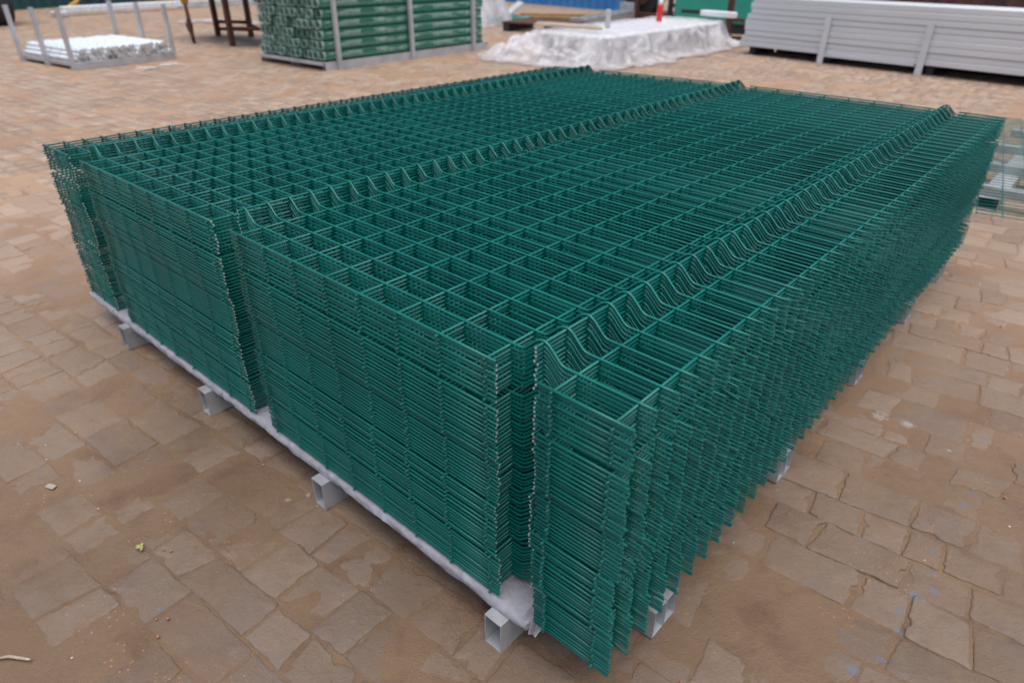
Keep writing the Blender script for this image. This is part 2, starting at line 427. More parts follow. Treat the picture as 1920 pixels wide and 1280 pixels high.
def bent_wire(mb, i, k, r_, sides, warpk, jx=0., dz=0.):
    yb = i*PITCHB + r_.normal(0, .0004)
    tilt = r_.normal(0, .0003)
    ex = r_.normal(0, .0010)
    if i in (0, NB-1):
        for a, b in EDGE:
            xs = np.linspace(a+r_.normal(0, .0015), b+r_.normal(0, .0015), max(3, int((a-b)/.1)+2)); P = np.column_stack([xs, yb+tilt*xs, D/2+WELD+warp(xs, yb, warpk)+dz])
            mb.tube(P, D/2, sides, 0, mic=1 if (a < 0 and r_.rand() < .8) else 0)
    else:
        xs = BX.copy(); xs[0] += ex; xs[-1] -= abs(ex)
        P = np.column_stack([xs, yb+tilt*xs, D/2+WELD+BZ+warp(xs, yb, warpk)+dz])
        if r_.rand() < .02 and sides < 8: P[0, 1] += r_.normal(0, .005); P[0, 2] -= abs(r_.normal(0, .002))
        mb.tube(P, D/2, sides, 0)
def straight_wire(mb, x, apex, r_, sides, warpk):
    y0, y1 = (-.0062, YMAX+.0062) if not apex else (PITCHB-.016, YMAX-PITCHB+.016)
    y0 += r_.normal(0, .0015); y1 += r_.normal(0, .0015)
    ys = np.linspace(y0, y1, 14); x_ = x+r_.normal(0, .0004)
    xs = x_+np.zeros_like(ys)+r_.normal(0, .0002, 14)
    z = D/2+(.0275 if apex else 0)+warp(xs, ys, warpk)
    mb.tube(np.column_stack([xs, ys, z]), D/2, sides, 0, mic=1 if apex else 0)
def panel_mesh(seed, sides, warpk, lo_b=0, hi_b=NB):
    r_ = np.random.RandomState(seed); mb = MB()
    for i in range(NB): bent_wire(mb, i, 0, r_, sides, warpk)
    for x in SX: straight_wire(mb, x, False, r_, sides, warpk)
    for x in APX: straight_wire(mb, x, True, r_, sides, warpk)
    return mb
GM = [M['green'], M['cut']]
groups = [10, 13, 12, 14, 12]
gi = []; 
for g, nn in enumerate(groups): gi += [g]*nn
gr = np.random.RandomState(23)
goff = [(0, 0, 0)]+[(gr.normal(0, .003), gr.normal(0, .0022), gr.normal(0, .0008)) for _ in groups[1:]]
goff[1] = (.0025, -.0025, -.0006)
STACK = 'green mesh panels piled flat in the big stack'
ordn = ['topmost', 'second', 'third', 'fourth', 'fifth', 'sixth', 'seventh', 'eighth', 'ninth', 'tenth']
tens = {2: 'twenty', 3: 'thirty', 4: 'forty', 5: 'fifty', 6: 'sixty'}
ones = ['', 'first', 'second', 'third', 'fourth', 'fifth', 'sixth', 'seventh', 'eighth', 'ninth']
teen = ['tenth', 'eleventh', 'twelfth', 'thirteenth', 'fourteenth', 'fifteenth', 'sixteenth', 'seventeenth', 'eighteenth', 'nineteenth']
def nth(n):
    if n < 10: return ones[n]
    if n < 20: return teen[n-10]
    t, o_ = divmod(n, 10)
    return tens[t][:-1]+'ieth' if o_ == 0 else tens[t]+'-'+ones[o_]
_pr = np.random.RandomState(44); _p = np.where(_pr.rand(NP-1) < .10, 1.55, 1.0)+_pr.normal(0, .05, NP-1); _p[9] = 1.75
CUM = np.concatenate([[0], np.cumsum(_p)])*(.4925-PZ)/_p.sum()
def stack_z(k):       # k = 0 top; small extra gaps between bundles
    g = gi[k]; return ZTOP-D*1.5-PZ*k-.0022*(g-.5*(k/NP)*4)*(1 if k else 0)
for k in range(NP):
    frac = 1-k/(NP-1)
    ox, oy, orz = goff[gi[k]]
    jx, jy, jr = (0, 0, 0) if k == 0 else (ox+gr.normal(0, .0007), oy+gr.normal(0, .0005), orz*.3+gr.normal(0, .0001))
    z = ZTOP-D/2-WELD-CUM[k]
    if k == 0:
        root = empty('wire_mesh_panel', (0, 0, z))
        tag(root, 'green welded wire mesh panel lying topmost on the big stack, whole grid in view', 'mesh panel', STACK)
        r_ = np.random.RandomState(100)
        for i in range(NB):
            mb = MB(); bent_wire(mb, i, 0, r_, 8, frac); mb.build('folded_wire', GM, root)
        for x in SX:
            mb = MB(); straight_wire(mb, x, False, r_, 8, frac); mb.build('straight_wire', GM, root)
        for x in APX:
            mb = MB(); straight_wire(mb, x, True, r_, 8, frac); mb.build('straight_wire', GM, root)
    else:
        o = panel_mesh(100+k, 6 if k < 12 else 5, frac).build('wire_mesh_panel', GM, None, (jx, jy, z), jr)
        if k <= 30: lab = 'green wire mesh panel, %s from the top of the big stack' % nth(k+1)
        elif k == NP-1: lab = 'green wire mesh panel at the very bottom of the big stack, on the plastic film'
        else: lab = 'green wire mesh panel, %s from the bottom of the big stack' % nth(NP-k)
        tag(o, lab, 'mesh panel', STACK)

# ------------------------------------------------------------------ pallet under the stack, film
pal = empty('steel_pallet', (0, 0, 0)); tag(pal, 'galvanised rectangular tube pallet carrying the big green panel stack', 'pallet')
RT = .0745
RUN = [-.187, -.725, -1.26, -1.785]
for x in RUN:
    mb = MB(); mb.rtube((x-.02, -.032, .001), (x+.02, 2.50, RT), 1, .0022); mb.build('runner', M['galv'], pal)
xs_ = [.021]+RUN+[-2.07]
for yc in (.215, .78, 1.34, 1.86, 2.3):
    mb = MB()
    for a, b in zip(xs_[:-1], xs_[1:]):
        x1 = a-(.0205 if a in RUN else 0); x0 = b+(.0205 if b in RUN else 0)
        if x0 < x1-.01:
            mb.rtube((x0, yc-.04, .002), (x1, yc-.001, .0715), 0, .0022); mb.rtube((x0, yc+.001, .002), (x1, yc+.04, .0715), 0, .0022)
    mb.build('cross_tube', M['galv'], pal)
mb = MB()
for x0, x1 in ((-2.06, -.145),):
    mb.rtube((x0, -.002, RT+.0006), (x1, .04, .0925), 0, .002)
mb.build('edge_tube', M['galv'], pal)
# plastic film folded round the front edge
def film_strip():
    mb = MB(); nx_ = 420; r_ = np.random.RandomState(4)
    xs = np.linspace(-2.085, -.128, nx_)
    prof = [(.09, .0945), (.03, .0942), (.006, .0945), (-.002, .0940), (-.0065, .0915), (-.0082, .0855), (-.0078, .0795), (-.0065, .0755), (-.002, .0748), (.02, .0748)]
    V = np.zeros((nx_, len(prof), 3))
    for j, (py, pz) in enumerate(prof):
        cr = -(abs(vnoise(xs, xs*0+j*.13, 61, 19)-.5)*2)**.6*.006*(1 if 2 < j < 9 else .2)
        cr2 = (abs(vnoise(xs+j*.004, xs*0+j*.5, 62, 70)-.5)-.2)*.006*(1 if 2 < j < 9 else .2)
        sag = (vnoise(xs, xs*0, 63, 6)-.5)*.010 if j in (6, 7) else 0
        V[:, j, 0] = xs+cr*.5; V[:, j, 1] = py-abs(cr)-cr2*.6; V[:, j, 2] = np.minimum(pz+(cr2+cr)*.35+sag, .0948)
    n = len(prof)
    F = [(i*n+j, (i+1)*n+j, (i+1)*n+j+1, i*n+j+1) for i in range(nx_-1) for j in range(n-1)]
    mb.add(V.reshape(-1, 3), F, 0, True)
    # crumpled end drooping over the runner at the near corner
    nu, nv = 30, 30
    Vx = np.zeros((nu, nv, 3))
    for a in range(nu):
        for b in range(nv):
            s, t = a/(nu-1), b/(nv-1)
            x = -.128+.016*s
            yv = -.008+.132*t
            z = .0938-.018*s**1.6-.014*(1-t)*s+.012*math.sin(t*15+s*5)*s*(1-s*.5)+.006*math.sin(t*37+s*11)*s
            z = max(z, RT-.008+.004*math.sin(t*13))
            Vx[a, b] = (x, yv+.006*math.sin(s*9), z)
    F = [(a*nv+b, (a+1)*nv+b, (a+1)*nv+b+1, a*nv+b+1) for a in range(nu-1) for b in range(nv-1)]
    mb.add(Vx.reshape(-1, 3), F, 0, True)
    return mb.build('plastic_film', M['film'])
tag(film_strip(), 'strip of clear plastic film folded along the front bottom edge of the green stack', 'plastic film')

# ------------------------------------------------------------------ second pallet with one loose panel, right
p2 = empty('steel_pallet', (-.18, 3.46, 0)); tag(p2, 'empty looking galvanised pallet under a single green panel, right of the big stack', 'pallet')
for j in range(5):
    mb = MB(); mb.rtube((0, j*.525-.03, .062), (2.1, j*.525+.03, .105), 0, .003); mb.build('cross_tube', M['galvd'], p2)
for x in (.16, .75, 1.35, 1.95):
    mb = MB(); mb.rtube((x-.05, -.06, .001), (x+.05, 2.2, .0605), 1, .003); mb.build('runner', M['galvd'], p2)
o = panel_mesh(900, 6, 0.).build('wire_mesh_panel', GM, None, None, None)
a = math.radians(9); ox, oy = .0, 2.92
o.rotation_euler = (0.0, 0, a)
o.location = (ox-(-2.07*math.cos(a)), oy-(-2.07*math.sin(a)), .107)
tag(o, 'single loose green wire panel lying askew on the bare galvanised pallet', 'mesh panel')

# ------------------------------------------------------------------ pallet of wrapped pipes, far left
A = Vector((-8.12, 2.02, 0)); LX, LY = 1.22, 1.10; rz = math.radians(7)
pp = empty('post_pallet', A, rz); tag(pp, 'low steel pallet with six upright posts holding white wrapped pipes', 'pallet')
mb = MB()
mb.box((-.05, 0, .0), (0, LY, .075), bev=.003); mb.build('side_rail', M['galvd'], pp)
mb = MB(); mb.box((-LX, 0, .0), (-LX+.05, LY, .075), bev=.003); mb.build('side_rail', M['galvd'], pp)
mb = MB(); mb.box((-LX/2-.025, 0, .0), (-LX/2+.025, LY, .075), bev=.003); mb.build('side_rail', M['galvd'], pp)
for yy in (0.002, LY-.042):
    mb = MB(); mb.box((-LX+.052, yy, .03), (-.052, yy+.04, .072), bev=.002); mb.build('end_rail', M['galvd'], pp)
for yy in (-.022, LY+.022):
    for xx in (-.02, -.60, -LX+.02):
        mb = MB(); mb.rtube((xx-.02, yy-.02, 0), (xx+.02, yy+.02, .58), 2, .003); mb.build('upright', M['galvd'], pp)
mb = MB(); R = .0225
a_ = np.linspace(0, 2*np.pi, 13)[:-1]
mb.tube([(-.60+t*1.20/40, 0, R+.0008*math.sin(t*3)) for t in range(41)], [R*(1+.10*(vnoise(np.array([t*1.]), np.array([0.]), 83, .45)[0]-.5)) for t in range(41)], 12, 0, mic=1)
pipe = mb.build('wrapped_pipe', [M['pipewrap'], M['pipeend']])
first = True; ROT = Matrix.Rotation(rz, 4, 'Z')
for layer in range(3):
    for j in range((23, 22, 21)[layer]):
        if layer == 2 and (j*7) % 11 == 3: continue
        p = pipe if first else pipe.copy()
        if not first: COL.objects.link(p)
        first = False
        loc = ROT @ Vector((-LX/2+rnd.uniform(-.03, .03), .045+j*.0475+layer*.0235, .077+layer*.041)) + A
        p.location = loc; p.rotation_euler = (rnd.uniform(0, .6), 0, rz+rnd.uniform(-.006, .006))
        tag(p, 'white wrapped pipe in the %s layer on the low pallet, %s from the near upright' % (('lowest', 'middle', 'top')[layer], nth(j+1)), 'pipe', 'white wrapped pipes on the low pallet')
# ------------------------------------------------------------------ pallet of green posts
GA = Vector((-6.20, 3.80, 0)); grz = math.radians(2.5); GW, GL = 1.20, 2.60
gp = empty('post_pallet', GA, grz); tag(gp, 'tall steel pallet frame loaded with bundles of green posts', 'pallet')
for xx in (-.05, -GW/2-.025, -GW):
    mb = MB(); mb.rtube((xx, 0, 0), (xx+.05, GL, .085), 1, .003); mb.build('side_rail', M['galvd'], gp)
for yy in (-.032, .85, 1.7, GL+.002):
    mb = MB(); mb.rtube((-GW, yy, .055), (-.0, yy+.03, .0845) if yy in (-.032, GL+.002) else (0, yy+.03, .0845), 0, .003)
    if yy in (-.032, GL+.002): mb.build('end_rail', M['galvd'], gp)
mb = MB(); mb.box((-GW+.03, .02, .086), (-.02, GL-.03, .094)); mb.build('deck', M['dark'], gp)
for yy in (.17, 1.25, 2.33):
    for xx in (.003, -GW-.043):
        mb = MB(); mb.rtube((xx, yy-.022, 0), (xx+.04, yy+.022, 1.15), 2, .003); mb.build('upright', M['galvd'], gp)
# one bundle = four square posts in clear wrap
BW = .094
bundle = empty('post_bundle', (0, 0, 0))
for cx in (-.0225, .0225):
    for cz in (-.0225, .0225):
        mb = MB(); mb.rtube((cx-.021, .0, cz-.021), (cx+.021, 2.5, cz+.021), 1, .003); mb.build('post', M['post'], bundle)
mb = MB(); ny_ = 60
ys = np.linspace(-.035, 2.50, ny_); V = []
for i, yv in enumerate(ys):
    for k in range(12):
        t = k*2*math.pi/12; q = .047/max(abs(math.cos(t)), abs(math.sin(t)))*.93
        q *= 1+.035*(vnoise(np.array([yv*1.]), np.array([k*.7]), 81, 9)[0]-.5)*2 - (.22*rnd.random() if i == 0 else 0)
        V.append((math.cos(t)*min(q, .056), yv, math.sin(t)*min(q, .056)))
F = [(i*12+k, i*12+(k+1) % 12, (i+1)*12+(k+1) % 12, (i+1)*12+k) for i in range(ny_-1) for k in range(12)]
mb.add(V, F, 0, True); mb.build('plastic_wrap', M['wrap'], bundle)
RG = Matrix.Rotation(grz, 4, 'Z'); first = True
for row in range(9):
    for c in range(12):
        b = bundle if first else copy_tree(bundle)
        first = False
        loc = RG @ Vector((-.052-c*.0985+rnd.uniform(-.002, .002), .03+rnd.uniform(-.03, .03), .094+.053+row*.1005)) + GA
        b.location = loc; b.rotation_euler = (0, 0, grz+rnd.uniform(-.003, .003))
        where = 'facing the yard on the near long side' if c == 0 else 'inside the load with its end showing'
        tag(b, ('clear wrapped green post bundle, row %s from the ground, ' + ('face beside the uprights' if c == 0 else '%s in from the uprights side' % nth(c+1))) % ['one', 'two', 'three', 'four', 'five', 'six', 'seven', 'eight', 'nine'][row], 'post bundle', 'green post bundles on the tall pallet')

# ------------------------------------------------------------------ stack of pale beams, upper right
BA = Vector((-3.66, 8.35, 0)); brz = math.atan2(7.88-8.35, -.52+3.66)
bmL = 5.9
RB = Matrix.Rotation(brz, 4, 'Z')
bp_ = empty('beam_rack', BA, brz); tag(bp_, 'low rack of grey bearers and leaning flat posts under the pale beam stack', 'rack')
for xx in (.15, 1.15, 2.3, 3.4, 4.6):
    mb = MB(); mb.box((xx-.04, .05, 0), (xx+.04, .52, .094), bev=.004); mb.build('bearer', M['dark'], bp_)
mb = MB(); mb.box((.2, .54, 0), (bmL-.1, .60, .095), bev=.004); mb.build('added_light_block', M['dark'], bp_)  # added dark box that blocks light to darken the gap under the beams
mb = MB(); mb.box((1.12, -.018, .078), (2.16, .012, .096)); mb.build('front_rail', M['beam'], bp_)
for xx in (1.11, 2.22):
    mb = MB(); mb.rtube((xx-.035, -.032, 0), (xx+.035, -.02, .49), 2, .002); mb.box((xx-.033, -.03, .001), (xx+.033, -.022, .488)); mb.build('upright', M['beam'], bp_)
mb = MB(); V = []
for e in (0, bmL):
    for q, c in ((0, .0035), (.004, .003)):
        w_, h_ = .058-q, .0585-q
        V += [(e, a, b) for a, b in ((q+c, q), (w_-c, q), (w_, q+c), (w_, h_-c), (w_-c, h_), (q+c, h_), (q, h_-c), (q, q+c))]
F = []
for k in range(8):
    j = (k+1) % 8
    F += [(k, j, 16+j, 16+k), (8+j, 8+k, 24+k, 24+j), (k, 8+k, 8+j, j), (16+k, 16+j, 24+j, 24+k)]
mb.add(V, F, 0); beam = mb.build('steel_beam', M['beam']); first = True
for row in range(9):
    for c in range(9):
        b = beam if first else beam.copy()
        if not first: COL.objects.link(b)
        first = False
        b.location = RB @ Vector((rnd.uniform(-.03, .03)+row*.012, c*.0605+rnd.uniform(-.001, .001)+(0 if c else rnd.uniform(-.004, .002)), .098+row*.0622)) + BA
        b.rotation_euler = (0, 0, brz+rnd.uniform(-.0012, .0012))
        nm = ['bottom', 'second', 'third', 'fourth', 'middle', 'sixth', 'seventh', 'eighth', 'top'][row]
        if c == 0: tag(b, 'pale grey steel beam on the front face of the beam stack, %s layer' % nm, 'beam', 'pale grey beams in the stack')
        elif row == 8: tag(b, 'pale grey steel beam in the top layer of the stack, %s behind the front one' % nth(c), 'beam', 'pale grey beams in the stack')
        else: tag(b, 'pale grey beam buried inside the stack, %s layer, %s row behind the front face' % (nm, nth(c)), 'beam', 'pale grey beams in the stack')

# ------------------------------------------------------------------ sheeted pile
mb = MB(); X0, X1, Y0, Y1, ZP = -5.28, -4.24, 6.18, 9.0, .31
gx_, gy_ = np.meshgrid(np.linspace(-6.0, -3.5, 150), np.linspace(5.45, 9.9, 220))
dx = np.maximum(np.maximum(X0-gx_, gx_-X1), 0); dy = np.maximum(np.maximum(Y0-gy_, gy_-Y1), 0); dd = np.hypot(dx, dy)
reach = .04+(.62-.22*(gx_ > -4.3))*fbm(gx_, gy_, 91, 2.6, 3)+.30*np.clip((-5.1-gx_)/.5, 0, 1)*(gy_ < 6.6)
per = np.where(dx > dy, gy_, gx_)+.25*fbm(gx_, gy_, 96, 2.5, 2)+np.where((dx > 0) & (dy > 0), np.arctan2(dy, dx)*.35, 0)
wr = (1-3.2*np.abs(vnoise(per, dd*1.2+(dx > dy)*3.1, 95, 3.3)-.5))*.65+.35*(1-3.2*np.abs(vnoise(per, dd*2, 94, 8.5)-.5))-.35
t_ = np.clip(dd/reach, 0, 1)
zz = ZP*(1-t_)**1.25*(1+.30*wr*np.sin(t_*np.pi))+.010*fbm(gx_, gy_, 92, 9, 3)+.085*wr*np.sin(t_*np.pi)+.02*np.maximum(wr, 0)*(t_ > .5)+.014
zz = np.where(dd == 0, ZP+.018*fbm(gx_, gy_, 93, 3, 3)+.006*wr, zz)
keep = dd < reach+.10+.1*fbm(gx_, gy_, 97, 3, 2)
zz = np.maximum(zz, .012)
V = np.stack([gx_, gy_, zz], -1).reshape(-1, 3); ny_, nx_ = gx_.shape
F = [(j*nx_+i, j*nx_+i+1, (j+1)*nx_+i+1, (j+1)*nx_+i) for j in range(ny_-1) for i in range(nx_-1) if keep[j, i] and keep[j+1, i+1] and keep[j, i+1] and keep[j+1, i]]
mb.add(V, F, 0, True)
tag(mb.build('plastic_sheet', M['sheet']), 'big white plastic sheet draped over a low pile, creased skirts on the paving', 'plastic sheet')
cg = empty('covered_cargo', (-4.72, 7.6, 0)); tag(cg, 'low brown load on a timber base, dim beneath the white sheet', 'covered load')
mb = MB()
for i in range(5): mb.box((-.50, -1.38+i*.55, .07), (.44, -.86+i*.55, .270), bev=.01)
mb.build('carton_row', M['carton'], cg)
mb = MB(); mb.box((-.53, -1.40, .272), (.46, 1.37, .296), bev=.01); mb.build('white_liner', M['white'], cg)
mb = MB()
for x in (-.5, -.04, .42): mb.box((x, -1.4, 0), (x+.08, 1.4, .068))
mb.build('timber_base', M['oldwood'], cg)
# things on the sheet
can = empty('spray_can', (-4.57, 7.81, .352)); tag(can, 'red can with white cap standing on the white sheet', 'can')
mb = MB(); mb.tube([(0, 0, z) for z in (0, .006, .19, .2)], [.036, .038, .038, .034], 20); mb.build('body', M['red'], can)
mb = MB(); mb.tube([(0, 0, z) for z in (.2005, .215, .25, .256)], [.024, .028, .027, .02], 20); mb.build('cap', M['white'], can)
mb = MB(); mb.box((-.03, -.02, 0), (.03, .02, .20), bev=.004)
tag(mb.build('board_offcut', M['board'], None, (-4.55, 6.62, .345), .4), 'small pale grey board offcut standing upright on the white sheet', 'offcut')
mb = MB(); mb.box((-.55, -.035, 0), (.35, .035, .025), bev=.003)
tag(mb.build('wooden_plank', M['wood'], None, (-4.82, 6.34, .35), .12), 'pale raw timber plank lying along the near edge of the white sheet', 'plank')
mb = MB(); mb.box((-.5, -.03, 0), (.35, .03, .03), bev=.003)
tag(mb.build('grey_batten', M['board'], None, (-4.95, 6.47, .35), .10), 'grey batten lying behind the raw timber plank on the white sheet', 'batten')
mb = MB(); mb.box((-.28, -.05, 0), (.28, .05, .07), bev=.006)
tag(mb.build('white_block', M['white'], None, (-4.34, 9.0, .36), -.2), 'long white block sticking out at the far right end of the sheeted pile', 'block')

# ------------------------------------------------------------------ far things
def framework(name, loc, rz, parts, label, cat, group=None, mm='rust'):
    t = empty(name, loc, rz); tag(t, label, cat, group)
    for nm, lo, hi, mt in parts:
        mb = MB(); mb.box(lo, hi, bev=.003); mb.build(nm, M[mt], t)
    return t
tt = empty('steel_trestle', (-9.4, 4.6, 0)); tag(tt, 'rusty brown steel work table legs behind the pipe pallet', 'work table')
LEG = [(-.90, .13), (.43, -.36), (-.42, .40), (.92, -.08)]
for x, y in LEG:
    mb = MB(); mb.box((x-.033, y-.033, 0), (x+.033, y+.033, .74), bev=.004); mb.build('leg', M['rust'], tt)
for i, j, z in ((0, 2, .20), (0, 2, .10), (2, 3, .17), (1, 3, .22)):
    (x0, y0), (x1, y1) = LEG[i], LEG[j]; L_ = math.hypot(x1-x0, y1-y0); ux, uy = (x1-x0)/L_, (y1-y0)/L_
    mb = MB(); mb.tube([(x0+ux*.04, y0+uy*.04, z), (x1-ux*.04, y1-uy*.04, z)], .024, 4); mb.build('crossbar', M['rust'], tt)
mb = MB(); mb.box((-1.0, -.45, .742), (1.0, .48, .79), bev=.004); mb.build('table_top', M['rust'], tt)
st = empty('barrier_stick', (-9.63, 4.03, 0)); tag(st, 'thin brown stick with an ochre rag tied on, standing on the paving', 'stick')
mb = MB(); mb.tube([(0, 0, 0), (-.02, .0, .12), (-.045, 0, .22), (-.02, 0, .32), (-.05, 0, .62)], [.022, .03, .05, .026, .022], 8); mb.build('stick', M['rust'], st)
mb = MB(); mb.tube([(-.04, 0, .47), (-.05, .01, .54), (-.055, 0, .64), (-.06, 0, .7)], [.028, .06, .07, .03], 9); mb.build('rag', M['yellow'], st)
mb = MB(); mb.box((-.09, -1.25, .06), (.09, 1.25, .17), bev=.01); o = mb.build('steel_channel', M['pipewrap'], None, (-15.9, 5.65, .0), .1)
tag(o, 'long white wrapped channel lying on the ground in front of the dark green sheeting', 'channel')
mb = MB(); mb.box((-.12, -.12, 0), (.12, .12, .1), bev=.02); o = mb.build('concrete_block', M['board'], None, (-15.6, 4.3, 0), .2)
tag(o, 'small grey block on the ground beside the end of the white channel', 'block')
mb = MB(); mb.box((-.12, -1.6, .0), (.12, 1.6, .14), bev=.01); o = mb.build('concrete_kerb', M['board'], None, (-16.4, 8.6, .0), .02)
tag(o, 'low pale grey kerb beyond the rusty work table', 'kerb')
# dark green sheeting wall
def wall(name, p0, p1, h, mt, label, cat, rib=.25, posts=True):
    p0 = Vector(p0); p1 = Vector(p1); L = (p1-p0).length; ang = math.atan2(p1.y-p0.y, p1.x-p0.x)
    t = empty(name, (p0.x, p0.y, 0), ang); tag(t, label, cat)
    mb = MB(); n = int(L/rib*4); xs = np.linspace(0, L, n); yy = np.where((np.arange(n)//2) % 2 == 0, 0, .03)
    V = [(x, y, z) for x, y in zip(xs, yy) for z in (0.0, h)] + [(x, y+.012, z) for x, y in zip(xs, yy) for z in (0.0, h)]
    F = [(2*i, 2*i+2, 2*i+3, 2*i+1) for i in range(n-1)] + [(2*n+2*i+1, 2*n+2*i+3, 2*n+2*i+2, 2*n+2*i) for i in range(n-1)]
    mb.add(V, F, 0); mb.build('sheet_panel', M[mt], t)
    if posts:
        for x in np.arange(0, L+.01, 2.0):
            mb = MB(); mb.box((x-.03, .05, 0), (x+.03, .11, h), bev=.004); mb.build('post', M['galvd'], t)
    return t
wall('sheet_wall', (-16.9, 1.0), (-20.4, 10.5), 2.4, 'dkgreen', 'dark green corrugated sheeting wall at the far left of the yard', 'wall')
wall('sheet_wall', (-13.6, 14.3), (-7.9, 13.3), 2.4, 'blue', 'bright blue sheet metal wall at the back of the yard', 'wall')
wall('sheet_wall', (-7.8, 14.6), (8.5, 13.6), 2.4, 'brick', 'dark brown wall behind the beams at the back right', 'wall', posts=False)
wall('sheet_wall', (-20.5, 10.7), (-13.8, 14.4), 2.4, 'dkgreen', 'dark green sheeting wall running to the blue wall', 'wall')
# trailer corner
tr = empty('flatbed_trailer', (-14.4, 2.80, 0), math.radians(8)); tag(tr, 'grey flatbed trailer corner with a black tyre at the far left', 'trailer')
def wheel(x, y):
    mb = MB(); mb.tube([(x, y-.13, .30), (x, y-.11, .30), (x, y+.11, .30), (x, y+.13, .30)], [.25, .30, .30, .25], 28, up=(0, 0, 1)); w_ = mb.build('wheel', M['dark'], tr)
    mb = MB(); mb.tube([(x, y+.131, .30), (x, y+.145, .30)], [.15, .13], 20); r_ = mb.build('rim', M['galvd'], w_); return w_
wheel(0, .25); wheel(-1.1, .25); wheel(0, -1.3)
mb = MB(); mb.box((-3.0, -1.6, .61), (.36, .44, .80), bev=.02); mb.build('bed', M['galvd'], tr)
mb = MB(); mb.box((-3.0, .442, .70), (.36, .47, 1.2), bev=.01); mb.build('side_board', M['board'], tr)

# worker standing far left
def person(loc, rz):
    root = empty('person', loc, rz); tag(root, 'person in dark navy trousers standing by the green sheeting behind the white channel', 'person')
    V = {'pel': (0, 0, .95, .13), 'wai': (0, 0, 1.1, .12), 'che': (0, .01, 1.32, .14), 'nk': (0, .0, 1.5, .055), 'hd': (0, .02, 1.62, .085), 'cr': (0, .01, 1.7, .075),
         'hl': (-.1, 0, .88, .09), 'kl': (-.11, .03, .49, .06), 'al': (-.11, -.02, .09, .042), 'tl': (-.115, .14, .035, .035),
         'hr': (.1, 0, .88, .09), 'kr': (.12, .05, .49, .06), 'ar': (.13, .0, .09, .042), 'tr': (.135, .16, .035, .035),
         'sl': (-.19, 0, 1.42, .055), 'el': (-.24, .02, 1.14, .042), 'wl': (-.23, .12, .90, .028), 'ml': (-.225, .15, .82, .03),
         'sr': (.19, 0, 1.42, .055), 'er': (.25, .02, 1.14, .042), 'wr': (.24, .13, .90, .028), 'mr': (.235, .16, .82, .03)}
    E_ = ['pel wai', 'wai che', 'che nk', 'nk hd', 'hd cr', 'pel hl', 'hl kl', 'kl al', 'al tl', 'pel hr', 'hr kr', 'kr ar', 'ar tr',
          'che sl', 'sl el', 'el wl', 'wl ml', 'che sr', 'sr er', 'er wr', 'wr mr']
    for s_, c in (('l', -1), ('r', 1)):
        bx, by, bz = V['m'+s_][:3]
        for f in range(4):
            V['f%d%s' % (f, s_)] = (bx+c*.012, by-.025+f*.018, bz-.045, .0085); V['g%d%s' % (f, s_)] = (bx+c*.006, by-.02+f*.019, bz-.085+.006*abs(f-2), .0075)
            E_ += ['m%s f%d%s' % (s_, f, s_), 'f%d%s g%d%s' % (f, s_, f, s_)]
        V['t'+s_+'h'] = (bx-c*.03, by+.035, bz-.02, .010); E_ += ['m%s t%sh' % (s_, s_)]
    ks = list(V); me = bpy.data.meshes.new('body')
    me.from_pydata([V[k][:3] for k in ks], [(ks.index(e.split()[0]), ks.index(e.split()[1])) for e in E_], [])
    o = bpy.data.objects.new('body', me); COL.objects.link(o); o.parent = root
    sk = o.modifiers.new('s', 'SKIN'); sv = me.skin_vertices[0].data
    for i, k in enumerate(ks): sv[i].radius = (V[k][3], V[k][3]); 
    sv[0].use_root = True
    o.modifiers.new('d', 'SUBSURF').levels = 2; o.modifiers['d'].render_levels = 2
    me.materials.append(M['navy'])
    mb = MB(); mb.tube([(0, 0, z) for z in (.93, 1.0, 1.2, 1.38, 1.46, 1.49)], [.155, .15, .155, .17, .12, .07], 18); mb.build('jacket', M['shirt'], root)
    mb = MB(); mb.tube([(0, -.005, z) for z in (1.63, 1.68, 1.74, 1.765)], [.098, .1, .07, .02], 16); mb.build('hair', M['hair'], root)
    mb = MB(); mb.tube([(0, .03, z) for z in (1.52, 1.56, 1.62, 1.67)], [.05, .078, .085, .08], 16); mb.build('face', M['skin'], root)
    return root
person((-17.35, 5.62, 0), math.radians(-100))
mb = MB(); mb.tube([(0, -.16, .03), (0, -.05, .06), (0, .07, .11), (0, .17, .19)], [.02, .045, .05, .025], 10)
tag(mb.build('cloth_bag', M['yellow'], None, (-17.75, 5.28, 0), .2), 'ochre cloth bag on the ground beside the person in navy trousers', 'bag')

# behind the sheeted pile: white bag, brown timber, boxes, machine
mb = MB(); n1, n2 = 40, 40; V = []
for i in range(n1):
    for j in range(n2):
        t = i/(n1-1); a = j/n2*2*math.pi
        rr_ = (.30*(1-t)**.7+.10)*(1+.28*math.sin(a*5+t*2)*(1-t*.5)+.12*math.sin(a*11+t*5)) if t < 1 else 0
        V.append((rr_*math.cos(a)*.8, rr_*math.sin(a)*1.1, t*.62+.01))
F = [(i*n2+j, i*n2+(j+1) % n2, (i+1)*n2+(j+1) % n2, (i+1)*n2+j) for i in range(n1-1) for j in range(n2)]
mb.add(V, F, 0, True); tag(mb.build('plastic_bag', M['sheet'], None, (-8.55, 8.85, 0)), 'heap of white plastic sheeting standing behind the green post bundles', 'plastic sheeting')
mb = MB(); mb.box((-.9, -.35, 0), (.1, .35, .22), bev=.02)
t = framework('timber_pallet', (-7.35, 8.75, 0), .15, [('board', (-.5, -.35+.16*i, .12), (.9, -.23+.16*i, .145), 'rust') for i in range(5)] + [('bearer', (-.48, -.35, 0), (-.36, .42, .118), 'dark'), ('bearer', (.3, -.35, 0), (.42, .42, .118), 'dark'), ('bearer', (.76, -.35, 0), (.88, .42, .118), 'dark')],
              'reddish brown low pallet left of the white sheeted pile', 'pallet')
